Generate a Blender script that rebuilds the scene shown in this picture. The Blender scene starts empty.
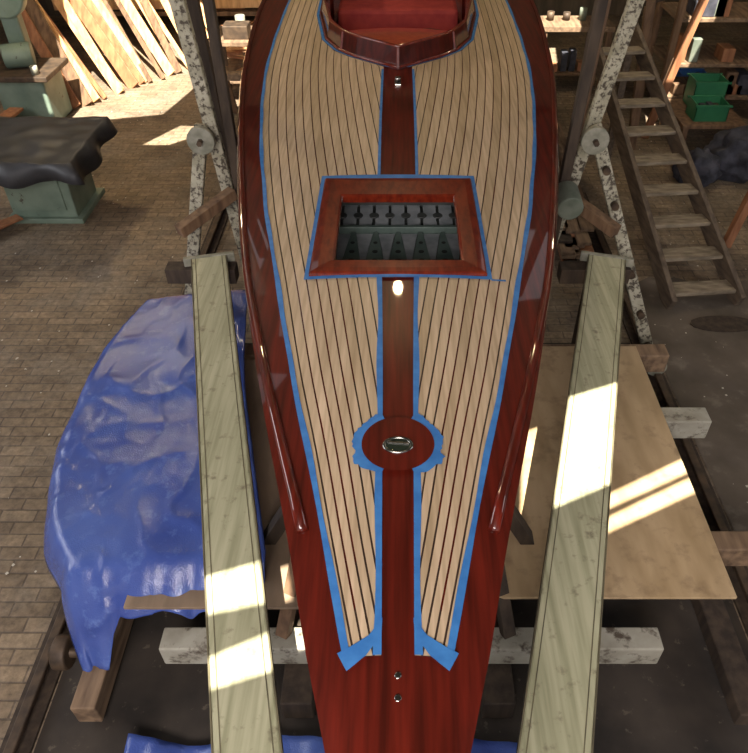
import bpy, bmesh, math, random
from mathutils import Vector, Matrix, noise
random.seed(7)
C=bpy.context
# ---------------------------------------------------------------- helpers
def link(o,parent=None):
    C.scene.collection.objects.link(o)
    if parent: o.parent=parent
    return o
def group(name):
    e=bpy.data.objects.new(name,None); e.empty_display_size=.1
    return link(e)
def mesh(name,verts,faces,mat,parent=None,smooth=False,bevel=0,solid=0,sub=0,seg=2):
    me=bpy.data.meshes.new(name); me.from_pydata([tuple(v) for v in verts],[],faces); me.update()
    bm=bmesh.new(); bm.from_mesh(me)
    if not solid: bmesh.ops.recalc_face_normals(bm,faces=bm.faces)
    bm.to_mesh(me); bm.free()
    o=bpy.data.objects.new(name,me); me.materials.append(mat); link(o,parent)
    if smooth:
        for p in me.polygons: p.use_smooth=True
    if solid:
        m=o.modifiers.new('s','SOLIDIFY'); m.thickness=solid; m.offset=-1
    if sub:
        m=o.modifiers.new('u','SUBSURF'); m.levels=sub; m.render_levels=sub
    if bevel:
        m=o.modifiers.new('b','BEVEL'); m.width=bevel; m.segments=seg; m.limit_method='ANGLE'
    return o
BF=[(0,1,2,3),(7,6,5,4),(0,4,5,1),(1,5,6,2),(2,6,7,3),(3,7,4,0)]
def box(name,x0,x1,y0,y1,z0,z1,mat,parent=None,bevel=.004):
    v=[(x0,y0,z0),(x0,y1,z0),(x1,y1,z0),(x1,y0,z0),(x0,y0,z1),(x0,y1,z1),(x1,y1,z1),(x1,y0,z1)]
    return mesh(name,v,BF,mat,parent,bevel=bevel)
def beam(name,a,b,w,t,mat,parent=None,bevel=.004,up=(0,0,1),w2=None):
    """rectangular timber from a to b, width w (sideways), thickness t"""
    a=Vector(a);b=Vector(b);d=(b-a).normalized();u=Vector(up)
    if abs(d.dot(u))>.95: u=Vector((0,1,0))
    s=d.cross(u).normalized();n=s.cross(d).normalized()
    w2=w2 or w
    v=[]
    for p,ww in((a,w),(b,w2)):
        v+=[p-s*ww/2-n*t/2,p-s*ww/2+n*t/2,p+s*ww/2+n*t/2,p+s*ww/2-n*t/2]
    return mesh(name,v,BF,mat,parent,bevel=bevel)
def cyl(name,a,b,r,mat,parent=None,r2=None,n=24,bevel=0):
    a=Vector(a);b=Vector(b);d=(b-a).normalized();u=Vector((0,0,1))
    if abs(d.dot(u))>.95:u=Vector((0,1,0))
    s=d.cross(u).normalized();t=s.cross(d)
    r2=r if r2 is None else r2
    v=[];f=[]
    for p,rr in((a,r),(b,r2)):
        for i in range(n):
            an=2*math.pi*i/n; v.append(p+s*math.cos(an)*rr+t*math.sin(an)*rr)
    for i in range(n): f.append((i,(i+1)%n,n+(i+1)%n,n+i))
    f.append(tuple(range(n))[::-1]); f.append(tuple(range(n,2*n)))
    o=mesh(name,v,f,mat,parent,bevel=bevel)
    for p in o.data.polygons:
        if len(p.vertices)==4:p.use_smooth=True
    return o
def torus(name,c,R,r,mat,parent=None,n=40,m=10,zs=1,ys_=1):
    v=[];f=[]
    for i in range(n):
        a=2*math.pi*i/n
        for j in range(m):
            b=2*math.pi*j/m
            v.append((c[0]+(R+r*math.cos(b))*math.cos(a),c[1]+(R+r*math.cos(b))*math.sin(a)*ys_,c[2]+r*zs*math.sin(b)))
    for i in range(n):
        for j in range(m):
            f.append((i*m+j,((i+1)%n)*m+j,((i+1)%n)*m+(j+1)%m,i*m+(j+1)%m))
    return mesh(name,v,f,mat,parent,smooth=True)
def tube(name,pts,r,mat,parent=None,n=8,flat=1):
    v=[];f=[];pts=[Vector(p) for p in pts]
    for i,p in enumerate(pts):
        d=(pts[min(i+1,len(pts)-1)]-pts[max(i-1,0)]).normalized()
        s=d.cross(Vector((0,0,1)))
        if s.length<.01:s=Vector((1,0,0))
        s.normalize();t=s.cross(d)
        rr=r if not isinstance(r,(list,tuple)) else r[i]
        for j in range(n):
            a=2*math.pi*j/n; v.append(p+s*math.cos(a)*rr+t*math.sin(a)*rr*flat)
    for i in range(len(pts)-1):
        for j in range(n): f.append((i*n+j,i*n+(j+1)%n,(i+1)*n+(j+1)%n,(i+1)*n+j))
    f.append(tuple(range(n)));f.append(tuple(range((len(pts)-1)*n,len(pts)*n)))
    return mesh(name,v,f,mat,parent,smooth=True)
def interp(tab,y):
    if y<=tab[0][0]:
        a,b=tab[0],tab[1]
    elif y>=tab[-1][0]: return tab[-1][1]
    else:
        for i in range(len(tab)-1):
            if tab[i][0]<=y<=tab[i+1][0]: break
        x0,x1=tab[i][0],tab[i+1][0];p1,p2=tab[i][1],tab[i+1][1]
        m1=(p2-tab[i-1][1])/(x1-tab[i-1][0]) if i>0 else (p2-p1)/(x1-x0)
        m2=(tab[i+2][1]-p1)/(tab[i+2][0]-x0) if i+2<len(tab) else (p2-p1)/(x1-x0)
        h=x1-x0;t=(y-x0)/h
        return (2*t**3-3*t*t+1)*p1+(t**3-2*t*t+t)*h*m1+(-2*t**3+3*t*t)*p2+(t**3-t*t)*h*m2
    t=(y-a[0])/(b[0]-a[0]); return a[1]+(b[1]-a[1])*t
# ---------------------------------------------------------------- materials
def mat(name,c1,c2=None,scale=(1,1,1),nscale=5,rough=.6,coat=0,bump=0,metal=0,detail=6,lo=.35,hi=.65,spot=None,spotscale=30,spotthr=.62,spec=.5,spotw=.05):
    m=bpy.data.materials.new(name);m.use_nodes=True;nt=m.node_tree;N=nt.nodes;Lk=nt.links
    b=N['Principled BSDF'];b.inputs['Roughness'].default_value=rough;b.inputs['Metallic'].default_value=metal
    b.inputs['Coat Weight'].default_value=coat;b.inputs['Coat Roughness'].default_value=.03
    b.inputs['Specular IOR Level'].default_value=spec
    b.inputs['Base Color'].default_value=(*c1,1)
    tc=N.new('ShaderNodeTexCoord');mp=N.new('ShaderNodeMapping');mp.inputs['Scale'].default_value=scale
    Lk.new(tc.outputs['Object'],mp.inputs['Vector'])
    out=None
    if c2:
        n=N.new('ShaderNodeTexNoise');n.inputs['Scale'].default_value=nscale;n.inputs['Detail'].default_value=detail
        Lk.new(mp.outputs[0],n.inputs['Vector'])
        r=N.new('ShaderNodeValToRGB');r.color_ramp.elements[0].position=lo;r.color_ramp.elements[1].position=hi
        r.color_ramp.elements[0].color=(*c1,1);r.color_ramp.elements[1].color=(*c2,1)
        Lk.new(n.outputs['Fac'],r.inputs['Fac']);out=r.outputs['Color']
        if spot:
            n2=N.new('ShaderNodeTexNoise');n2.inputs['Scale'].default_value=spotscale;n2.inputs['Detail'].default_value=6;n2.inputs['Roughness'].default_value=.65
            Lk.new(tc.outputs['Object'],n2.inputs['Vector'])
            r2=N.new('ShaderNodeValToRGB');r2.color_ramp.elements[0].position=spotthr;r2.color_ramp.elements[1].position=spotthr+spotw
            Lk.new(n2.outputs['Fac'],r2.inputs['Fac'])
            mx=N.new('ShaderNodeMixRGB');Lk.new(r2.outputs['Color'],mx.inputs['Fac']);Lk.new(out,mx.inputs['Color1']);mx.inputs['Color2'].default_value=(*spot,1)
            out=mx.outputs['Color']
        Lk.new(out,b.inputs['Base Color'])
        if bump:
            bp=N.new('ShaderNodeBump');bp.inputs['Strength'].default_value=bump;bp.inputs['Distance'].default_value=.01
            Lk.new(n.outputs['Fac'],bp.inputs['Height'])
            Lk.new(bp.outputs[0],b.inputs['Normal'])
    return m
M_mahog=mat('varnished_mahogany',(.050,.006,.003),(.145,.014,.007),(16,.8,14),3,rough=.35,coat=1,lo=.3,hi=.75,spec=.15)
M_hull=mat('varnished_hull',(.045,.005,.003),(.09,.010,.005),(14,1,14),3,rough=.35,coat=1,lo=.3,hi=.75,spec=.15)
M_coam=mat('varnished_coaming',(.035,.003,.002),(.08,.007,.004),(8,8,2),3,rough=.3,coat=1,spec=.2)
M_frame=mat('hatch_mahogany',(.10,.009,.004),(.19,.024,.008),(9,3,6),4,rough=.3,coat=1,spec=.2)
M_dash=mat('dash_mahogany',(.34,.04,.02),(.48,.09,.04),(6,6,6),4,rough=.3,coat=1)
M_teaks=[mat('pale_deck_planking_'+n,tuple(c*k for c,k in zip((.41,.30,.185),kk)),tuple(c*k for c,k in zip((.60,.455,.305),kk)),(26,1.3,1),2.5,rough=.42,lo=.3,hi=.7) for n,kk in(('a',(1,1,1)),('b',(.87,.86,.82)),('c',(1.10,1.10,1.12)))]
M_caulk=mat('dark_seam',(.05,.027,.018),rough=.5)
M_tape=mat('masking_tape_blue',(.03,.15,.42),(.05,.21,.52),(1,1,1),20,rough=.5)
M_chrome=mat('chrome',(.75,.75,.72),metal=1,rough=.12)
M_dchrome=mat('dull_chrome',(.35,.34,.32),metal=1,rough=.25)
M_black=mat('black_void',(.01,.01,.01),rough=.6)
M_inner=mat('bilge_inside',(.03,.035,.035),(.06,.065,.06),(1,1,1),9,rough=.5)
M_glass=mat('dark_lens',(.02,.03,.02),rough=.08,coat=1)
M_rib=mat('rib_grey',(.16,.18,.19),(.27,.29,.30),(1,1,1),12,rough=.5)
M_teal=mat('bilge_teal',(.06,.09,.08),(.11,.15,.13),(1,1,1),9,rough=.5)
M_plank=mat('painted_scaffold_plank',(.30,.30,.185),(.46,.45,.30),(9,.5,3),4,rough=.45,bump=.2,spot=(.17,.15,.095),spotscale=17,spotthr=.57,spotw=.16)
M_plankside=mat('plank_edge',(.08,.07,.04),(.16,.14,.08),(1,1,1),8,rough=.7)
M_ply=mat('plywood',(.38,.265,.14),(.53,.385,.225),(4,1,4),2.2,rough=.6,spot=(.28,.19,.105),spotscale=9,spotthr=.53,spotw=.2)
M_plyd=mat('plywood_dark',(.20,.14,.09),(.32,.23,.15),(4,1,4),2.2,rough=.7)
M_white=mat('flaking_white_paint',(.30,.28,.22),(.42,.40,.33),(1,1,1),9,rough=.7,spot=(.09,.07,.05),spotscale=14,spotthr=.53,bump=.3,spotw=.12)
M_post=mat('speckled_post_paint',(.28,.26,.18),(.45,.42,.32),(1,1,1),9,rough=.6,spot=(.06,.045,.03),spotscale=34,spotthr=.49,bump=.3,spotw=.10)
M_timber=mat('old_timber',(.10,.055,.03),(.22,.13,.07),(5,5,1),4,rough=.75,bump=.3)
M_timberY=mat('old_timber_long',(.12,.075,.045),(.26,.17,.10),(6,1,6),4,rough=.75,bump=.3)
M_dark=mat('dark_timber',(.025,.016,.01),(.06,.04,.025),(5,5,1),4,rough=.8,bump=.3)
M_stair=mat('worn_stair_timber',(.14,.11,.075),(.29,.235,.165),(2,6,6),4,rough=.8,bump=.3)
M_stair2=mat('stair_stringer_timber',(.07,.05,.035),(.15,.11,.075),(6,1,6),4,rough=.8,bump=.3)
M_lumber=mat('fresh_lumber',(.50,.27,.11),(.75,.46,.23),(6,6,1),3,rough=.6)
M_lumber2=mat('red_lumber',(.22,.09,.04),(.38,.17,.08),(6,6,1),3,rough=.6)
M_steel=mat('rusty_steel',(.05,.035,.025),(.12,.08,.05),(1,1,1),12,rough=.6,metal=.4)
M_zinc=mat('galvanised_plate',(.20,.20,.15),(.32,.31,.25),(1,1,1),20,rough=.6,metal=.2)
M_green=mat('machine_green',(.12,.17,.13),(.2,.26,.2),(1,1,1),4,rough=.5,spot=(.06,.05,.03),spotscale=10,spotthr=.64)
M_cover=mat('black_sheet_cover',(.018,.018,.02),(.04,.04,.045),(1,1,1),5,rough=.5,bump=.4)
M_crate=mat('green_plastic',(.02,.14,.06),(.03,.19,.08),(1,1,1),5,rough=.5)
M_bluep=mat('blue_plastic',(.04,.12,.4),(.05,.16,.5),(1,1,1),5,rough=.4)
M_bag=mat('dark_canvas',(.02,.022,.03),(.06,.06,.08),(1,1,1),10,rough=.8,bump=.3)
M_red=mat('red_fabric',(.3,.03,.03),(.4,.05,.04),(1,1,1),10,rough=.8)
M_can=mat('grey_green_paint',(.10,.12,.09),(.17,.19,.15),(1,1,1),10,rough=.6)
M_wall=mat('wall_boards',(.06,.045,.03),(.12,.09,.06),(3,3,.5),3,rough=.9)
M_ceil=mat('corrugated_roof',(.05,.045,.04),(.09,.08,.07),(1,1,1),2,rough=.9)
M_paper=mat('scrap_paper',(.5,.46,.38),rough=.8)
M_darkground=mat('dark_ground',(.016,.012,.009),(.05,.038,.028),(1,1,1),3,rough=.85,bump=.5,spot=(.085,.068,.05),spotscale=14,spotthr=.62)  # near-black tone with paler mottling, for the strip under the boat
M_dirt=mat('dusty_ground',(.075,.06,.043),(.14,.11,.083),(1,1,1),2.5,rough=.9,bump=.4,spot=(.18,.15,.115),spotscale=5,spotthr=.56,spotw=.15)
# tarp
M_tarp=mat('blue_polytarp',(.045,.078,.30),(.08,.135,.41),(1,1,1),2.2,rough=.27,spot=(.11,.18,.46),spotscale=14,spotthr=.55,spec=.65,spotw=.2)
nt=M_tarp.node_tree;N=nt.nodes;Lk=nt.links
tc=N.new('ShaderNodeTexCoord')
n1=N.new('ShaderNodeTexNoise');n1.inputs['Scale'].default_value=4.2;n1.inputs['Detail'].default_value=2.5;n1.inputs['Distortion'].default_value=1.0
try: n1.noise_type='RIDGED_MULTIFRACTAL'
except Exception: pass
n2=N.new('ShaderNodeTexVoronoi');n2.inputs['Scale'].default_value=150
ad=N.new('ShaderNodeMath');ad.operation='MULTIPLY_ADD';ad.inputs[1].default_value=.05
for q in(n1,n2): Lk.new(tc.outputs['Object'],q.inputs['Vector'])
Lk.new(n2.outputs['Distance'],ad.inputs[0]);Lk.new(n1.outputs['Fac'],ad.inputs[2])
bp=N.new('ShaderNodeBump');bp.inputs['Strength'].default_value=.75;bp.inputs['Distance'].default_value=.025
Lk.new(ad.outputs[0],bp.inputs['Height']);Lk.new(bp.outputs[0],N['Principled BSDF'].inputs['Normal'])
# brick floor
M_floor=bpy.data.materials.new('brick_paving');M_floor.use_nodes=True
nt=M_floor.node_tree;N=nt.nodes;Lk=nt.links;b=N['Principled BSDF'];b.inputs['Roughness'].default_value=.75
tc=N.new('ShaderNodeTexCoord')
br=N.new('ShaderNodeTexBrick');br.inputs['Scale'].default_value=1;br.inputs['Brick Width'].default_value=.21;br.inputs['Row Height'].default_value=.085
br.inputs['Mortar Size'].default_value=.007;br.inputs['Mortar Smooth'].default_value=.6;br.inputs['Bias'].default_value=0
br.inputs['Color1'].default_value=(.22,.165,.11,1);br.inputs['Color2'].default_value=(.31,.24,.165,1);br.inputs['Mortar'].default_value=(.14,.108,.08,1)
Lk.new(tc.outputs['Object'],br.inputs['Vector'])
def nz(sc,lo,hi,c1,c2,det=8):
    ns=N.new('ShaderNodeTexNoise');ns.inputs['Scale'].default_value=sc;ns.inputs['Detail'].default_value=det;ns.inputs['Roughness'].default_value=.7;Lk.new(tc.outputs['Object'],ns.inputs['Vector'])
    rp=N.new('ShaderNodeValToRGB');rp.color_ramp.elements[0].position=lo;rp.color_ramp.elements[1].position=hi;rp.color_ramp.elements[0].color=(*c1,1);rp.color_ramp.elements[1].color=(*c2,1)
    Lk.new(ns.outputs['Fac'],rp.inputs['Fac']);return rp.outputs['Color']
mx=N.new('ShaderNodeMixRGB');mx.blend_type='MULTIPLY';mx.inputs['Fac'].default_value=1;Lk.new(br.outputs['Color'],mx.inputs['Color1']);Lk.new(nz(1.1,.33,.70,(.35,.33,.31),(1.25,1.2,1.1)),mx.inputs['Color2'])
mx2=N.new('ShaderNodeMixRGB');Lk.new(nz(1.7,.46,.66,(0,0,0),(.75,.75,.75)),mx2.inputs['Fac']);Lk.new(mx.outputs[0],mx2.inputs['Color1']);mx2.inputs['Color2'].default_value=(.22,.18,.135,1)
mx3=N.new('ShaderNodeMixRGB');mx3.blend_type='MULTIPLY';mx3.inputs['Fac'].default_value=1;Lk.new(mx2.outputs[0],mx3.inputs['Color1']);Lk.new(nz(22,.3,.7,(.6,.6,.6),(1.3,1.3,1.3),4),mx3.inputs['Color2'])
Lk.new(mx3.outputs[0],b.inputs['Base Color'])
bp=N.new('ShaderNodeBump');bp.inputs['Strength'].default_value=.4;bp.inputs['Distance'].default_value=.01;bp.invert=True
Lk.new(br.outputs['Fac'],bp.inputs['Height']);Lk.new(bp.outputs[0],b.inputs['Normal'])

# ---------------------------------------------------------------- speedboat
boat=group('speedboat')
HULL=[(-.05,.012),(.1,.035),(.41,.113),(.588,.156),(.819,.222),(1.15,.305),(1.464,.392),(1.85,.495),(2.5,.65),(3.25,.797),(4.08,.938),(5.165,1.088),(6.786,1.20),(9,1.2)]
TEAK=[(.78,.122),(1.10,.198),(1.464,.283),(1.839,.376),(2.328,.483),(3.087,.646),(4.078,.81),(5.165,.92),(6.786,.96),(9,.95)]
KING=[(.6,.039),(.82,.040),(1.27,.046),(1.8,.053),(2.4,.066),(3.2,.088),(4.9,.097),(9,.097)]
COCK=[(4.95,.004),(5.05,.12),(5.2,.29),(5.35,.41),(5.62,.52),(6.3,.62),(7,.64),(9,.64)]
SEAM=[(.78,.023),(1.1,.026),(1.464,.031),(1.84,.036),(2.33,.041),(3.09,.047),(4.08,.051),(5.2,.052),(9,.052)]
def hw(y): return interp(HULL,y)
def dz(x,y): return 1.712-.035*min(1,(abs(x)/max(hw(y),.02)))**2
def coch(y):
    if y<=4.95: return 0
    for i in range(len(COCK)-1):
        a,b=COCK[i],COCK[i+1]
        if a[0]<=y<=b[0]: return a[1]+(b[1]-a[1])*(y-a[0])/(b[0]-a[0])
    return .64
HX,HY0,HY1=.266,2.52,3.087
ys=sorted(set([-.05,.02,.1,.2,.3,.41,.5,.588,.7,.82,.95,1.1,1.3,1.464,1.65,1.85,2.05,2.3,HY0,2.7,2.9,HY1,3.3,3.6,3.9,4.2,4.5,4.75,4.95,5.05,5.2,5.35,5.62,5.8,6,6.3,6.8,7.4,8.2,9]))
def openx(y):
    if y<2.3: return min(HX,hw(y)*.45)
    if y<=3.9: return HX
    if y<4.95: return HX+( .004-HX)*(y-3.9)/(1.05)
    return coch(y) if y>4.95 else .004
v=[];f=[];cols=11
for y in ys:
    o=openx(y);h=hw(y)
    xs=[-h,-(h*.75+o*.25),-(h*.5+o*.5),-(h*.25+o*.75),-o,0,o,h*.25+o*.75,h*.5+o*.5,h*.75+o*.25,h]
    for x in xs: v.append((x,y,dz(x,y)))
for i in range(len(ys)-1):
    ym=(ys[i]+ys[i+1])/2
    for j in range(cols-1):
        if 4<=j<=5 and (HY0<ym<HY1 or ym>4.95): continue
        f.append((i*cols+j,i*cols+j+1,(i+1)*cols+j+1,(i+1)*cols+j))
mesh('deck_boards',v,f,M_mahog,boat,smooth=True)
# hull skin
v=[];f=[];n=0
def section(y):
    h=hw(y);k=max(0,min(1,(y+.05)/2.6)); keel=1.15-.33*k**.7
    k2=max(0,min(1,(y-1.6)/1.6))
    half=[(h,dz(h,y)),(h-.006+.018*k2,1.655),(h-.014+.032*k2,1.58),(h*(.93+.04*k2),1.42),(h*(.9-.05*(1-k)),1.22),(h*(.80-.25*(1-k)),1.08),(h*.4,(keel+1.03)/2 if k>.5 else keel+.06),(0,keel)]
    return [(-x,z) for x,z in half]+[(x,z) for x,z in half[-2::-1]]
for y in ys:
    s=section(y);n=len(s)
    for x,z in s: v.append((x,y,z))
for i in range(len(ys)-1):
    for j in range(n-1): f.append((i*n+j,i*n+j+1,(i+1)*n+j+1,(i+1)*n+j))
f.append(tuple(range(n)));f.append(tuple(range((len(ys)-1)*n,len(ys)*n)))
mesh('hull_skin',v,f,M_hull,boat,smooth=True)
# toe rail strakes
for sg,nm in((-1,'left'),(1,'right')):
    pts=[];r=[]
    y=1.17
    while y<8.9:
        off=.045 if y<1.2 else max(.014,.045-(y-1.2)*.025)
        x=sg*(hw(y)-off);pts.append((x,y,dz(x,y)+.006));r.append(.017);y+=.12
    tube('rub_strake_'+nm,pts,r,M_mahog,boat,n=10)
# pale sprung planking
def inner(y):
    k=interp(KING,y)
    if 2.47<y<3.2: k=.30
    if y>4.9: k=max(k if y<5.0 else 0,coch(y)+.05)
    return k
def dense(a,b,st=.06):
    n=max(2,int((b-a)/st)+1);return [a+(b-a)*i/(n-1) for i in range(n)]
def strips(xa,xb,ylist,lift,sg,v,f):
    base=len(v)
    for y in ylist:
        a=xa(y)*sg;c=xb(y)*sg
        v.append((a,y,dz(a,y)+lift));v.append((c,y,dz(c,y)+lift))
    for i in range(len(ylist)-1):
        q=base+2*i
        if abs(v[q][0]-v[q+1][0])<1e-4 and abs(v[q+2][0]-v[q+3][0])<1e-4: continue
        f.append((q,q+1,q+3,q+2))
v=[];f=[];vc=[];fc=[];fm=[]
T=lambda y:interp(TEAK,y)
yl=sorted(dense(.80,8.95,.045)+[2.468,2.472,3.198,3.202])
for sg in(-1,1):
    strips(inner,T,yl,.0015,sg,vc,fc)
    for k in range(22):
        g=.0027
        A=lambda y,k=k:max(inner(y),T(y)-k*interp(SEAM,y)-(g if k else 0))
        B=lambda y,k=k:max(inner(y),T(y)-(k+1)*interp(SEAM,y)+g)
        strips(A,B,yl,.004,sg,v,f)
        mi=random.choice([0,0,1,2]);fm+=[mi]*(len(f)-len(fm))
mesh('deck_seams',vc,fc,M_caulk,boat)
o=mesh('deck_planking',v,f,M_teaks[0],boat)
o.data.materials.append(M_teaks[1]);o.data.materials.append(M_teaks[2])
for p,mi in zip(o.data.polygons,fm): p.material_index=mi
# masking tape
v=[];f=[]
for sg in(-1,1):
    strips(lambda y:T(y)+.003+.002*math.sin(y*9),lambda y:T(y)-.016-.002*math.sin(y*14),dense(.79,8.9),.0065,sg,v,f)
    strips(lambda y:interp(KING,y)-.001,lambda y:interp(KING,y)+.018+.003*math.sin(y*11),dense(.80,2.42),.0066,sg,v,f)
    strips(lambda y:interp(KING,y)-.001,lambda y:interp(KING,y)+.014,dense(3.27,4.93),.0066,sg,v,f)
    b0=len(v)
    for x,y in((.040,.850),(.075,.80),(.120,.765),(.145,.81),(.112,.825),(.07,.85),(.038,.895)):
        v.append((sg*x,y,dz(x,y)+.0075))
    f.append(tuple(range(b0,b0+7)))
    strips(lambda y:coch(y)+.03,lambda y:coch(y)+.050,dense(4.97,8.9,.04),.0068,sg,v,f)
def quad(x0,x1,y0,y1,l):
    b0=len(v)
    for x,y in((x0,y0),(x1,y0),(x1,y1),(x0,y1)): v.append((x,y,dz(x,y)+l))
    f.append((b0,b0+1,b0+2,b0+3))
for i in range(10):
    x0=-.383+.0766*i;quad(x0,x0+.0766,2.394,2.415,.0085);quad(x0,x0+.0766,3.27,3.325,.0085)
for sg in(-1,1):
    a,b_=sorted((sg*.36,sg*.384))
    for i in range(8):
        y0=2.394+.1160*i;quad(a,b_,y0,y0+.1160,.0085)
quad(.38,.44,2.386,2.397,.009)
CY=1.476;n=90;b0=len(v)
for i in range(n):
    a=2*math.pi*i/n;ro=.139+.004*math.sin(a*7)+random.uniform(-.004,.005)+(.012 if abs(math.sin(a)+.45)<.12 else 0);ri=.108
    for r in(ri,ro):
        x,y=r*math.cos(a),CY+r*math.sin(a);v.append((x,y,dz(x,y)+.0095))
for i in range(n):
    a=2*math.pi*(i+.5)/n
    if abs(math.cos(a))*.12<.045: continue
    j=(i+1)%n;f.append((b0+2*i,b0+2*i+1,b0+2*j+1,b0+2*j))
mesh('blue_masking_tape',v,f,M_tape,boat)
v=[(0,CY,dz(0,CY)+.012)];n=64
for i in range(n):
    a=2*math.pi*i/n;x,y=.112*math.cos(a),CY+.112*math.sin(a);v.append((x,y,dz(x,y)+.0105))
mesh('round_pad',v,[(0,1+i,1+(i+1)%n) for i in range(n)],M_mahog,boat,smooth=True)
torus('filler_rim',(0,CY-.012,1.7245),.042,.006,M_dchrome,boat,zs=.8,ys_=.72)
v=[(.041*math.cos(2*math.pi*i/32),CY-.012+.030*math.sin(2*math.pi*i/32),1.7262) for i in range(32)]
mesh('filler_lens',v,[tuple(range(32))],M_glass,boat)
beam('filler_bridge',(-.032,CY-.002,1.728),(.034,CY-.008,1.728),.009,.004,M_dchrome,boat,bevel=.001)
for y in(.752,.70):
    cyl('deck_screw',(0,y,dz(0,y)),(0,y,dz(0,y)+.004),.008,M_dchrome,boat,bevel=.002)
box('fairlead_base',-.022,.022,4.62,4.72,1.712,1.722,M_dchrome,boat,.004)
cyl('fairlead_post',(0,4.68,1.72),(0,4.68,1.75),.014,M_dchrome,boat,r2=.02)
# hatch frame (mitred, raised)
def ring(z,ox,oy0,oy1): return [(-ox,oy0,z),(ox,oy0,z),(ox,oy1,z),(-ox,oy1,z)]
v=ring(1.688,.367,2.414,3.277)+ring(1.722,.364,2.417,3.274)+ring(1.728,.357,2.424,3.267)+ring(1.731,.33,2.45,3.235)+ring(1.728,.276,2.510,3.098)+ring(1.722,.268,2.52,3.087)+ring(1.690,.268,2.52,3.087)
f=[]
for k in range(6):
    for i in range(4):
        j=(i+1)%4;f.append((4*k+i,4*k+j,4*k+4+j,4*k+4+i))
mesh('hatch_frame',v,f,M_frame,boat)
# compartment below the hatch
zb=1.43
v=ring(1.69,.34,2.45,3.72)+ring(zb,.42,2.35,3.74)
mesh('compartment_walls',v,[(0,1,5,4),(1,2,6,5),(2,3,7,6),(3,0,4,7)],M_inner,boat)
box('compartment_floor',-.42,.42,2.35,3.74,zb-.01,zb,M_inner,boat,0)
for i in range(9):
    x=-.34+.085*i
    beam('rib_slat',(x,3.26,zb+.012),(x,3.70,zb+.055),.070,.01,M_rib,boat,.002)
box('cross_frame',-.40,.40,3.22,3.245,zb,zb+.05,M_teal,boat,.003)
box('cross_rail',-.40,.40,3.48,3.50,zb+.03,zb+.06,M_inner,boat,.003)
for i in range(8):
    x=-.2975+.085*i
    cyl('rib_hole',(x,3.38,zb+.026),(x,3.38,zb+.033),.026,M_inner,boat,n=16)
for i in range(7):
    x=-.40+.115*i
    v=[(x,2.84,zb+.03),(x+.112,2.84,zb+.03),(x+.066,3.21,zb+.03),(x+.046,3.21,zb+.03)]
    mesh('triangular_gusset',v,[(0,1,2,3)],M_teal,boat,solid=.012)
    v=[(x+.070,3.20,zb+.015),(x+.155,3.20,zb+.015),(x+.118,2.90,zb+.015),(x+.106,2.90,zb+.015)]
    mesh('fan_frame',v,[(0,1,2,3)],M_rib,boat,solid=.008)
    for k in range(3): cyl('gusset_hole',(x+.056,2.93+.085*k,zb+.0295),(x+.056,2.93+.085*k,zb+.0315),.017-.003*k,M_black,boat,n=14)
    cyl('fan_hole',(x+.113,3.14,zb+.0145),(x+.113,3.14,zb+.0165),.016,M_black,boat,n=14)
# cockpit coaming
cyv=[5.05,5.2,5.35,5.62,5.9,6.3,7,8.9]
cp=[(-coch(y),y) for y in cyv[::-1]]+[(0,4.955)]+[(coch(y),y) for y in cyv]
v=[];f=[]
nc=len(cp)
beads=[[],[]]
for i,(x,y) in enumerate(cp):
    a=Vector(cp[max(i-1,0)]);b_=Vector(cp[min(i+1,nc-1)]);t=(b_-a).normalized();o=Vector((t.y,-t.x))
    hgt=.12 if y>6.2 else .135
    z0=dz(x,y)
    for d,z in((.028,z0-.01),(.024,z0+.012),(.010,z0+.02),(-.012,z0+hgt),(-.032,z0+hgt+.004),(-.032,z0+hgt-.02),(-.025,z0-.05),(-.02,z0-.45)):
        v.append((x+o.x*d,y+o.y*d,z))
    beads[0].append((x-o.x*.022,y-o.y*.022,z0+hgt));beads[1].append((x+o.x*.018,y+o.y*.018,z0+.016))
for i in range(nc-1):
    for j in range(7): f.append((i*8+j,i*8+j+1,(i+1)*8+j+1,(i+1)*8+j))
mesh('cockpit_coaming',v,f,M_coam,boat)
tube('coaming_cap',beads[0],.012,M_frame,boat)
tube('coaming_base_bead',beads[1],.009,M_frame,boat)
for i in(5,8,11):
    x,y=cp[i];px,py,pz=beads[0][i]
    beam('coaming_post',(x,y-.018,dz(x,y)+.005),(px,py-.010,pz),.02,.02,M_frame,boat,.003)
# cockpit interior : dash, sole, seat
v=[];f=[]
prof=[(5.05,1.72),(5.3,1.74),(5.6,1.76),(5.85,1.75),(5.95,1.71),(5.98,1.45)]
for y,z in prof:
    for i in range(9):
        s=-1+i/4.;w=max(coch(y)-.035,.05);v.append((s*w,y,z+.04*(1-s*s)-(.06)))
for k in range(5):
    for i in range(8): f.append((k*9+i,k*9+i+1,k*9+10+i,k*9+9+i))
mesh('dashboard',v,f,M_dash,boat,smooth=True)
box('cockpit_sole',-.6,.6,5.4,8.9,1.22,1.24,M_dash,boat)
box('bench_seat',-.58,.58,7.3,7.8,1.24,1.5,M_red,boat,.04)
box('seat_back',-.58,.58,7.8,7.92,1.24,1.82,M_red,boat,.04)
torus('steering_wheel',(.25,6.25,1.56),.17,.012,M_black,boat)
cyl('steering_column',(.25,5.95,1.53),(.25,6.25,1.56),.014,M_chrome,boat)
beam('wheel_spoke',(.08,6.25,1.56),(.42,6.25,1.56),.02,.008,M_chrome,boat)

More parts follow.
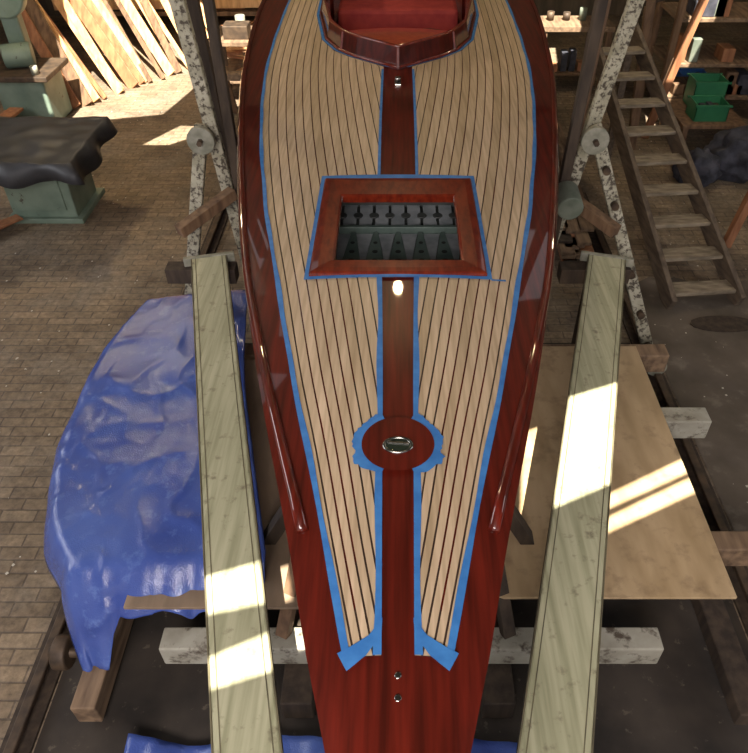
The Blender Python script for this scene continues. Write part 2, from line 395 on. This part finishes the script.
# ---------------------------------------------------------------- boat cradle
cr=group('boat_cradle')
box('cross_beam_front',-1.07,1.19,1.53,1.64,.18,.32,M_white,cr,.008)
box('cross_beam_mid',-1.60,1.78,1.93,2.04,.36,.50,M_timberY,cr,.008)
box('cross_beam_rear',-1.60,1.77,2.78,2.90,.36,.50,M_white,cr,.008)
box('cross_beam_far',-1.60,1.70,3.36,3.48,.36,.50,M_timberY,cr,.008)
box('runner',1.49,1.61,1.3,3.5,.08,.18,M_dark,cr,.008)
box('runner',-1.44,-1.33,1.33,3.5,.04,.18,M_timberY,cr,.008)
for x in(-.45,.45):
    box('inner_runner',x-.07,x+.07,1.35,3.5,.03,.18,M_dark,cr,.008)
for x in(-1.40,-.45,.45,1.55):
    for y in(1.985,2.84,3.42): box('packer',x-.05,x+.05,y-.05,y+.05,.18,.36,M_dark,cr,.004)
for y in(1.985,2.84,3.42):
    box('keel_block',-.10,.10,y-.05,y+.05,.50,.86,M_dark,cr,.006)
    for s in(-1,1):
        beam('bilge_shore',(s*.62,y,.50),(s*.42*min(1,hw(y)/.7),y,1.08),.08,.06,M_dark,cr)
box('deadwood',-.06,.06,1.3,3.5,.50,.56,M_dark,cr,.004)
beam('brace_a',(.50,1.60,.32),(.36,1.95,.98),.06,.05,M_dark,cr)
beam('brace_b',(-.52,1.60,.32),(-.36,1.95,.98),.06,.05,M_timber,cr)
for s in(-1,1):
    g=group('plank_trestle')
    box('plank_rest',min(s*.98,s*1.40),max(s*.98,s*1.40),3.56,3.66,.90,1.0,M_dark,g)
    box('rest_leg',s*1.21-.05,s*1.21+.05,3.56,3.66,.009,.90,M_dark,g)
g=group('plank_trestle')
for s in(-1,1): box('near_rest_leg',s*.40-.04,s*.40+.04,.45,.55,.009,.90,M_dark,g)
box('near_rest',-.52,.52,.45,.55,.90,1.0,M_dark,g)
# tall side posts
def sidepost(s,xb,xt,foot):
    g=group('hull_prop')
    beam('speckled_post',(xb,4.32,.0),(xt,4.24,3.0),.082,.06,M_post,g,.008,up=(0,1,0))
    beam('outer_leg',(s*1.20,4.22,1.62),foot,.08,.05,M_post,g,.008,up=(0,1,0))
    cyl('pivot_plate',(s*1.20,4.13,1.55),(s*1.20,4.17,1.55),.085,M_zinc,g,bevel=.004)
    cyl('pivot_bolt',(s*1.20,4.09,1.55),(s*1.20,4.13,1.55),.018,M_steel,g,n=6)
    if s>0:
        for t in(.15,.28,.55,.72,.86,.95):
            p=Vector((1.20,4.19,1.62)).lerp(Vector((1.83,3.75,0)),t)
            cyl('leg_bolt',p+Vector((0,-.045,.0)),p,.024,M_steel,g,n=12)
        cyl('foot_plate',(1.80,3.68,.12),(1.80,3.72,.12),.07,M_zinc,g)
        cyl('pad_roller',(s*1.05,3.86,1.24),(s*1.05,4.06,1.26),.08,M_can,g,bevel=.01)
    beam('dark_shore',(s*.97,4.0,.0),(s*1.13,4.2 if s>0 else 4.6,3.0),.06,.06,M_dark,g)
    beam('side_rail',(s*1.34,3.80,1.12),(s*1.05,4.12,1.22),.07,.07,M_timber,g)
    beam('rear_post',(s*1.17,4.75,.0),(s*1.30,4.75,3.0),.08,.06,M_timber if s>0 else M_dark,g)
sidepost(-1,-1.03,-1.27,(-1.55,3.95,.0))
sidepost(1,.955,1.42,(1.83,3.78,.0))

# ---------------------------------------------------------------- scaffold planks
def scaffold(nx,ny,fx,fy,w):
    g=group('scaffold_plank')
    a=Vector((nx,ny,1.025));b_=Vector((fx,fy,1.025))
    beam('board',a,b_,w,.046,M_plank,g,.006)
    d=(b_-a).normalized();s=d.cross(Vector((0,0,1)))
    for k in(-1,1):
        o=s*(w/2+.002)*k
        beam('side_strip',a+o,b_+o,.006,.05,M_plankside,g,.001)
        o=s*(w/2-.022)*k+Vector((0,0,.0235))
        beam('groove',a+o,b_+o,.004,.002,M_plankside,g,0)
    beam('end_cap',b_-s*(w/2+.05),b_+s*(w/2+.05),.03,.056,M_zinc,g,.004)
scaffold(-.302,.2,-1.142,3.643,.20)
scaffold(.298,.2,1.263,3.643,.212)

# ---------------------------------------------------------------- plywood, tarp
g=group('plywood_sheet')
box('sheet',.20,1.50,1.67,3.43,.502,.52,M_ply,g,.002)
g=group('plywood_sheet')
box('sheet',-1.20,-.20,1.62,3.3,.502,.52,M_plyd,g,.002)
LE=[(0,-1.72,3.98),(.12,-1.82,3.70),(.35,-1.90,3.05),(.65,-1.87,2.43),(.85,-1.76,2.05),(1,-1.58,1.80)]
RE=[(0,-1.02,4.02),(.35,-.90,3.1),(.65,-.76,2.5),(1,-.60,1.85)]
def tab(T_,t,k):
    return interp([(r[0],r[k]) for r in T_],t)
nt_,ns_=130,110
v=[];f=[]
def ridge(p): return (1-abs(noise.noise(p))*2)**3
def tarpz(x,y):
    p=Vector((x*1.3,y*1.3,0));z=.595+.045*noise.noise(p*1.1)+.016*noise.noise(p*2.6+Vector((5,1,0)))
    z+=.012*ridge(Vector((x*1.4+y*.7,y*.7-x,3)))+.009*ridge(Vector((x*2.4-y*1.6,y*1.9+x,8)))
    z+=.006*ridge(Vector((x*5+y*2,y*4-x*2,5)))
    return z
NS=28
for i in range(nt_+NS):
    t=min(1,i/(nt_-1.))
    for j in range(ns_+1):
        s=j/ns_
        xl,yl_=tab(LE,t,1),tab(LE,t,2);xr,yr=tab(RE,t,1),tab(RE,t,2)
        x=xl+(xr-xl)*s;y=yl_+(yr-yl_)*s
        z=tarpz(x,y)
        e=max(0,1-s/.14);z-=.24*e**2.2;x+=.03*e**1.5*math.sin(y*9)*.5
        e2=max(0,1-t/.06);z-=.12*e2**2;y+=.03*e2*math.sin(x*16)
        if i>=nt_:
            q=(i-nt_+1)/NS
            dl=.42 if s<.22 else (.42+(.17-.42)*min(1,(s-.22)/.13) if s<.5 else .17+.02*math.sin(s*20))
            yo=.30 if s<.22 else (.30+(.20-.30)*min(1,(s-.22)/.13))
            x+=(.16 if s<.3 else 0)*q*(1-s/.3)+.010*q*math.sin(s*30+2*math.sin(s*11))
            y-=yo*q**.8+.012*math.sin(s*29+q*2)*q
            z-=max(0,dl-(.24*e**2.2))*q**1.25
            z+=.014*q*math.sin(s*27+3*math.sin(s*9))
        v.append((x,y,max(z,.06)))
W=ns_+1
for i in range(nt_+NS-1):
    for j in range(ns_): f.append((i*W+j,i*W+j+1,(i+1)*W+j+1,(i+1)*W+j))
tp=mesh('blue_tarp',v,f,M_tarp,None,smooth=True,solid=.002)
v=[];f=[]
for i in range(16):
    for j in range(60):
        x=-1.18+1.72*j/59;y=.80+.44*i/15
        y+=.02*math.sin(x*9)
        v.append((x,y,.09+.05*noise.noise(Vector((x*5,y*5,0)))+.02*noise.noise(Vector((x*14,y*14,0)))))
for i in range(15):
    for j in range(59): f.append((i*60+j,i*60+j+1,(i+1)*60+j+1,(i+1)*60+j))
mesh('blue_tarp',v,f,M_tarp,None,smooth=True,solid=.002)

# ---------------------------------------------------------------- rails
box('dark_floor_strip',-1.61,1.74,-1,4.1,.0,.008,M_darkground,None,0)  # thin dark sheet laid over the floor beneath the boat
ed=[(1.91,.8),(5.0,.8)]
for k in range(30):
    x=5.0-3.09*k/29; ed.append((x,5.0+.45*noise.noise(Vector((x*1.3,0,4)))+.12*noise.noise(Vector((x*6,0,1)))))
mesh('floor_dirt',[(x,y,.006) for x,y in ed],[tuple(range(len(ed)))],M_dirt)
for x in(-1.69,1.82):
    g=group('slipway_rail')
    box('sleeper_strip',x-.07,x+.07,.4,6.5,0,.02,M_dark,g,.003)
    box('rail_head',x-.024,x+.024,.4,6.5,.05,.072,M_steel,g,.006)
    box('rail_web',x-.01,x+.01,.4,6.5,.02,.05,M_steel,g,0)
g=group('cradle_wheel')
cyl('wheel',(-1.60,1.60,.16),(-1.53,1.60,.16),.08,M_steel,g,bevel=.01)
cyl('hub',(-1.63,1.60,.16),(-1.46,1.60,.16),.025,M_steel,g)

# ---------------------------------------------------------------- stair
g=group('wooden_stair')
B0=Vector((2.44,4.54,0));B1=Vector((2.09,7.15,1.25))
bw,tw=.56,.42
dirn=(B1-B0);side=Vector((1,.10,0)).normalized()
for s in(-1,1):
    a=B0+side*s*bw/2+Vector((0,0,.04));b_=B1+side*s*tw/2+dirn*.06
    beam('stringer',a,b_,.045,.17,M_stair2,g,.006)
for k in range(9):
    t=(k+.45)/9.
    c=B0.lerp(B1,t)+Vector((0,0,.05));w=bw+(tw-bw)*t-.02
    beam('tread',c-side*w/2,c+side*w/2,.16,.032,M_stair,g,.006)
for s in(-1,1):
    c=B1+side*s*tw/2+dirn*.04
    beam('top_leg',c+Vector((0,.04,0)),(c.x,c.y+.04,0),.07,.05,M_stair2,g)
g=group('stair_foot_disc')
v=[(2.52+.26*math.cos(a)*(1 if i%2 else .97),4.33+.10*math.sin(a),.018) for i,a in enumerate([2*math.pi*k/30 for k in range(30)])]
mesh('dark_disc',v,[tuple(range(30))],M_dark,g,solid=.01)  # flat dark disc on the floor at the stair foot

# ---------------------------------------------------------------- left bench with cover
g=group('covered_workbench')
box('cabinet',-3.62,-3.02,5.95,6.5,.0,.66,M_green,g,.012)
box('cabinet_foot',-3.68,-2.96,5.90,6.55,.0,.05,M_green,g,.008)
box('cabinet_door',-3.55,-3.1,5.935,5.955,.12,.58,M_green,g,.004)
box('bench_top',-3.95,-2.72,5.58,6.5,.66,.74,M_timberY,g)
v=[];f=[];n=50
for i in range(n+1):
    for j in range(n+1):
        s=i/n;t=j/n;x=-4.0+1.34*s;y=5.46+1.08*t
        e=max(0,abs(s-.5)*2-.92)/.08;e2=max(0,abs(t-.5)*2-.92)/.08;ee=max(e,e2)
        z=.785+.03*noise.noise(Vector((x*2.2,y*2.2,1)))+.02*noise.noise(Vector((x*6,y*6,2)))-.16*ee**1.3+.04*math.sin(x*9+y*5)*ee
        v.append((x+.04*math.sin(y*13)*ee,y+.05*math.sin(x*12)*ee,z))
for i in range(n):
    for j in range(n): f.append((i*(n+1)+j,i*(n+1)+j+1,(i+1)*(n+1)+j+1,(i+1)*(n+1)+j))
mesh('black_cover',v,f,M_cover,g,smooth=True,solid=.004)
g=group('timber_stack')
box('bearer',-5.3,-4.3,7.0,7.08,0,.06,M_timber,g);box('bearer',-5.3,-4.3,7.8,7.88,0,.06,M_timber,g)
for k in range(7):
    beam('board',(-5.2+.12*k,6.8+.05*k,.08+.03*k),(-5.0+.10*k,8.1,.08+.03*k),.16,.03,random.choice([M_lumber2,M_timber,M_timberY]),g)
g=group('floor_boards')
for k in range(5):
    beam('floor_board',(-4.2+.08*k,4.9+.12*k,.015+.022*k),(-3.75+.06*k,5.85,.015+.022*k),.12,.02,M_lumber2,g)
g=group('bandsaw_machine')
box('base',-4.62,-4.05,8.2,8.75,0,.55,M_green,g,.02)
box('table',-4.75,-3.95,8.1,8.8,.55,.61,M_steel,g,.01)
cyl('motor',(-4.5,8.4,.74),(-4.2,8.5,.74),.13,M_green,g,bevel=.02)
box('column',-4.5,-4.3,8.6,8.75,.61,1.4,M_green,g,.02)
cyl('wheel_guard',(-4.4,8.55,1.35),(-4.4,8.7,1.35),.26,M_green,g,bevel=.02)
cyl('fence_knob',(-4.1,8.2,.61),(-4.1,8.2,.70),.04,M_zinc,g)
# leaning lumber
g=group('leaning_lumber')
for k in range(21):
    x=-3.98+.075*k+random.uniform(-.05,.05);y=8.85+.1*k+random.uniform(-.1,.1)
    beam('board',(x,y,.02),(x-1.1-random.random()*.5,y+1.2,1.7+random.random()*.7),random.choice([.06,.1,.14,.17]),.03,random.choice([M_lumber,M_lumber,M_lumber2,M_timber]),g,up=(0,1,0))
g=group('offcut_pile')
for k in range(16):
    a=random.uniform(-.5,.5);x=-2.75+random.random()*.7;y=9.9+random.random()*1.3
    beam('floor_board',(x,y,.02+.03*k),(x+.9,y+a,.02+.03*k),.1,.03,random.choice([M_lumber,M_lumber2,M_timber]),g)
g=group('lumber_rack')
for x in(-5.0,-3.2,-1.6):
    box('upright',x-.05,x+.05,12.1,12.2,0,2.6,M_timber,g)
for z in(.3,.8,1.4):
    box('arm',-5.1,-1.5,11.8,12.2,z,z+.06,M_timber,g)
    for k in range(9): beam('board',(-5.3,11.85+.04*k,z+.14),(-1.4-random.random(),11.85+.04*k,z+.14+random.random()*.05),.035,.14,random.choice([M_lumber,M_lumber2,M_timberY]),g)
g=group('sawhorse')
box('beam',-2.1,-1.45,8.3,8.42,.50,.58,M_timberY,g)
for x in(-2.0,-1.55):
    beam('leg',(x,8.33,.52),(x,8.05,0),.06,.04,M_timber,g);beam('leg',(x,8.38,.52),(x,8.66,0),.06,.04,M_timber,g)
g=group('tool_trolley')
box('top',-2.3,-1.5,8.9,9.6,.7,.75,M_timberY,g)
for x in(-2.25,-1.55):
    for y in(8.95,9.55): box('leg',x-.03,x+.03,y-.03,y+.03,0,.7,M_steel,g)
box('lower_shelf',-2.25,-1.55,8.95,9.55,.25,.28,M_timberY,g)
box('toolbox',-2.1,-1.8,9.0,9.25,.75,.90,M_steel,g,.01)
cyl('tin',(-1.65,9.1,.75),(-1.65,9.1,.90),.07,M_zinc,g)
cyl('jar',(-1.95,9.4,.75),(-1.95,9.4,.92),.06,M_zinc,g)
for k in range(5): beam('offcut',(-2.2+.1*k,8.95,.30+.02*k),(-1.9+.06*k,9.5,.30+.02*k),.07,.02,random.choice([M_lumber,M_lumber2]),g)
# right-hand side
g=group('workbench')
box('top',1.75,2.65,9.2,9.7,.78,.84,M_timberY,g)
for x in(1.8,2.6):
    for y in(9.25,9.65): box('leg',x-.035,x+.035,y-.035,y+.035,0,.78,M_timber,g)
box('shelf',1.8,2.6,9.25,9.65,.25,.28,M_timber,g)
for k in range(6): box('clutter',1.85+.11*k,1.93+.11*k,9.3,9.45,.28,.34+random.random()*.2,random.choice([M_zinc,M_lumber2,M_bag]),g,.01)
for k in range(4): cyl('jar',(1.9+.2*k,9.5,.84),(1.9+.2*k,9.5,.93+.05*random.random()),.045,random.choice([M_zinc,M_steel,M_can]),g)
g=group('storage_shelf')
for x in(3.1,4.9):
    for y in(8.4,9.1): box('post',x-.035,x+.035,y-.035,y+.035,0,1.9,M_timber,g)
for z in(.25,.62,1.1): box('shelf',3.1,4.9,8.4,9.1,z,z+.04,M_timberY,g)
for k in range(26):
    x=3.15+random.random()*1.5;z=random.choice([.29,.66,1.14]);h=.1+random.random()*.16
    box('box',x,x+.05+random.random()*.14,8.45,8.7,z,z+h,random.choice([M_steel,M_lumber2,M_timber,M_can,M_zinc,M_bag]),g,.01)
def crate(x,y,z,m,w=.36,d=.28,h=.18):
    g=group('plastic_crate')
    box('crate_base',x-w/2+.02,x+w/2-.02,y-d/2+.02,y+d/2-.02,z,z+.012,m,g)
    for (x0,x1,y0,y1) in((x-w/2,x+w/2,y-d/2,y-d/2+.012),(x-w/2,x+w/2,y+d/2-.012,y+d/2),(x-w/2,x-w/2+.012,y-d/2,y+d/2),(x+w/2-.012,x+w/2,y-d/2,y+d/2)):
        box('crate_side',x0,x1,y0,y1,z,z+h,m,g,.002)
    for (x0,x1,y0,y1) in((x-w/2-.02,x+w/2+.02,y-d/2-.02,y-d/2+.005),(x-w/2-.02,x+w/2+.02,y+d/2-.005,y+d/2+.02)):
        box('crate_rim',x0,x1,y0,y1,z+h-.02,z+h,m,g,.002)
    for k in range(4): box('contents',x-w/2+.03+.075*k,x-w/2+.09+.075*k,y-d/2+.03,y+d/2-.04,z+.012,z+.08+.08*random.random(),random.choice([M_bag,M_steel,M_lumber2]),g,.006)
crate(3.42,7.75,.301,M_crate);crate(3.50,8.12,.301,M_crate,h=.3);crate(3.9,9.6,.0,M_bluep)
g=group('crate_stand')
box('top',3.1,3.8,7.5,8.3,.26,.30,M_timber,g)
for x in(3.15,3.75):
    for y in(7.55,8.25): box('leg',x-.03,x+.03,y-.03,y+.03,0,.26,M_timber,g)
def blob(name,c,s,m,sc=2.5,amp=.35,flat=True):
    bm=bmesh.new();bmesh.ops.create_icosphere(bm,subdivisions=4,radius=1)
    for q in bm.verts:
        nn=1+amp*noise.noise(q.co*sc+Vector(c))+amp*.4*noise.noise(q.co*sc*3)
        q.co=Vector((q.co.x*nn*s[0]+c[0],q.co.y*nn*s[1]+c[1],max(0 if flat else -9,q.co.z*nn*s[2]+c[2])))
    me=bpy.data.meshes.new(name);bm.to_mesh(me);bm.free();me.materials.append(m)
    for p in me.polygons:p.use_smooth=True
    return link(bpy.data.objects.new(name,me))
blob('canvas_bag',(3.55,6.95,.2),(.34,.28,.28),M_bag)
blob('canvas_bag',(3.05,6.75,.14),(.20,.2,.2),M_bag)
blob('red_rag',(3.05,7.12,.06),(.12,.1,.05),M_red)
g=group('leaning_timber')
for k in range(7):
    x=4.1+.12*k
    beam('board',(x-.1,6.0+.25*k,.02),(x+.9,6.3+.25*k,1.7),.08+.05*random.random(),.035,random.choice([M_timber,M_lumber2,M_dark]),g,up=(0,1,0))
g=group('timber_prop')
beam('prop',(2.95,5.5,0),(3.15,5.6,1.0),.07,.07,M_lumber2,g)
beam('prop_cap',(2.9,5.6,1.0),(3.6,5.75,1.04),.10,.05,M_timber,g)
beam('prop_rear',(3.5,5.75,0),(3.5,5.73,1.0),.07,.07,M_lumber2,g)
g=group('timber_pile')
for k in range(18):
    x=1.42+random.random()*.25;z=.02+.035*(k//3)
    beam('board',(x,5.1+random.random()*.4,z),(x+random.uniform(-.1,.15),7.8+random.random(),z),.12,.03,random.choice([M_timberY,M_dark,M_lumber2,M_timberY]),g)
g=group('diagonal_brace')
beam('brace',(2.62,7.6,0),(2.35,7.5,2.6),.09,.07,M_timber,g)
beam('brace',(2.85,7.9,.0),(3.3,7.8,2.6),.08,.06,M_lumber2,g);beam('tie',(2.4,7.55,1.5),(3.1,7.85,1.6),.07,.05,M_dark,g)
g=group('bucket')
cyl('pail',(1.62,4.60,0),(1.62,4.60,.26),.10,M_can,g,r2=.13);torus('rim',(1.62,4.60,.26),.13,.008,M_zinc,g)
v=[];f=[]
for k in range(900):
    s=random.choice([-1,1]);x=s*random.uniform(1.95,5.5);y=random.uniform(1.0,10);r=random.uniform(.003,.012);a=random.random()*6
    b0=len(v)
    for q in range(4): v.append((x+r*math.cos(a+q*1.57)*random.uniform(.6,1.2),y+r*math.sin(a+q*1.57),.0095))
    f.append((b0,b0+1,b0+2,b0+3))
mesh('floor_scraps',v,f,M_paper)

# ---------------------------------------------------------------- room
box('floor',-7,7,-5,14,-.1,0,M_floor,None,0)
box('wall_back',-7,7,13,13.15,0,5,M_wall,None,0)
box('wall_left',-7.15,-7,-5,13.15,0,5,M_wall,None,0)
box('wall_right',7,7.15,-5,13.15,0,5,M_wall,None,0)
S=Vector((.05,-.6,1));ZC=4.8
patch=[
 [(-.712,1.43,1.05),(-.47,1.515,1.05),(-.44,1.338,1.05),(-.67,1.285,1.05)],
 [(-.64,1.12,1.05),(-.40,1.235,1.05),(-.37,1.10,1.05),(-.61,1.02,1.05)],
 [(.72,2.36,1.05),(1.06,2.50,1.05),(.93,1.90,1.05),(.62,1.75,1.05)],
 [(1.60,2.53,.52),(1.60,2.44,.52),(.98,2.13,.52),(.98,2.20,.52)],
 [(1.60,2.40,.52),(1.60,2.31,.52),(.95,1.99,.52),(.95,2.06,.52)],
 [(-4.1,8.3,0),(-2.9,8.6,0),(-2.3,11.6,0),(-4.4,11.4,0)],
 [(-2.2,8.6,.4),(-1.7,8.7,.4),(-1.6,10.4,.4),(-2.1,10.4,.4)],
 [(1.5,9.2,.4),(2.2,9.4,.4),(2.4,11,.4),(1.6,11,.4)],
 [(2.9,8.0,.4),(3.1,8.0,.4),(3.7,9.4,.4),(3.4,9.5,.4)],
 [(-2.9,7.7,0),(-2.6,7.7,0),(-2.1,8.2,0),(-2.6,8.25,0)],
]
bm=bmesh.new();edges=[]
def loop(pts):
    vs=[bm.verts.new(p) for p in pts]
    for i in range(len(vs)): edges.append(bm.edges.new((vs[i],vs[(i+1)%len(vs)])))
loop([(-7.2,-5,ZC),(7.2,-5,ZC),(7.2,13.2,ZC),(-7.2,13.2,ZC)])
for p in patch: loop([Vector(q)+S*(ZC-q[2]) for q in p])  # holes in the unseen ceiling, shaped so the sun lands on each patch
bmesh.ops.triangle_fill(bm,use_beauty=True,use_dissolve=False,edges=edges,normal=(0,0,1))
me=bpy.data.meshes.new('ceiling_with_sun_holes');bm.to_mesh(me);bm.free();me.materials.append(M_ceil)
link(bpy.data.objects.new('ceiling_with_sun_holes',me))

# ---------------------------------------------------------------- lights
def lamp(name,typ,loc,energy,color,rot=None,size=1,sy=None,target=None,**k):
    l=bpy.data.lights.new(name,typ);l.energy=energy;l.color=color
    if typ=='AREA':
        l.size=size
        if sy:l.shape='RECTANGLE';l.size_y=sy
    elif typ=='POINT': l.shadow_soft_size=size
    o=bpy.data.objects.new(name,l);o.location=loc;link(o)
    if target is not None:
        o.rotation_euler=(Vector(target)-Vector(loc)).to_track_quat('-Z','Y').to_euler()
    return o
sun=bpy.data.lights.new('sun','SUN');sun.energy=24;sun.color=(1,.93,.80);sun.angle=.006
so=bpy.data.objects.new('sun',sun);so.rotation_euler=(-S).to_track_quat('-Z','Y').to_euler();link(so)
lamp('side_fill','AREA',(-6.5,3,3.2),165,(.97,.97,1),size=5,sy=1.6,target=(0,3,1))  # added fill from the left; the wall has no window
lamp('side_fill','AREA',(6.5,2,3.4),70,(.97,.97,1),size=4,sy=1.4,target=(0,2.5,1))  # weaker added fill from the right, no window there either
lamp('rear_fill','AREA',(-.6,-2.4,4.2),270,(1,.91,.88),size=2.6,sy=1.4,target=(0,1.0,1.2))  # added fill behind the camera; no doorway stands here
lamp('pendant_or_fill_bulb','POINT',(0,6.1,4.3),50,(1,.78,.42),size=.06)
lamp('pendant_or_fill_bulb','POINT',(-3.6,7.8,3.9),190,(1,.76,.44),size=.08)  # unseen bulb added to brighten the left background
lamp('pendant_or_fill_bulb','POINT',(3.5,7.3,4.0),90,(1,.82,.54),size=.08)  # unseen lamp added to lift the clutter on the right
w=bpy.data.worlds.new('World');C.scene.world=w;w.use_nodes=True
w.node_tree.nodes['Background'].inputs[0].default_value=(.95,.95,1,1);w.node_tree.nodes['Background'].inputs[1].default_value=.65
# ---------------------------------------------------------------- camera
cd=bpy.data.cameras.new('camera');cd.sensor_fit='HORIZONTAL';cd.sensor_width=36;cd.lens=33.69;cd.shift_x=-.032;cd.clip_end=100
co=bpy.data.objects.new('camera',cd);co.location=(0,0,3.3);co.rotation_euler=(math.radians(90-41.51),0,0);link(co)
C.scene.camera=co
try: C.scene.view_settings.view_transform='Standard'
except: pass
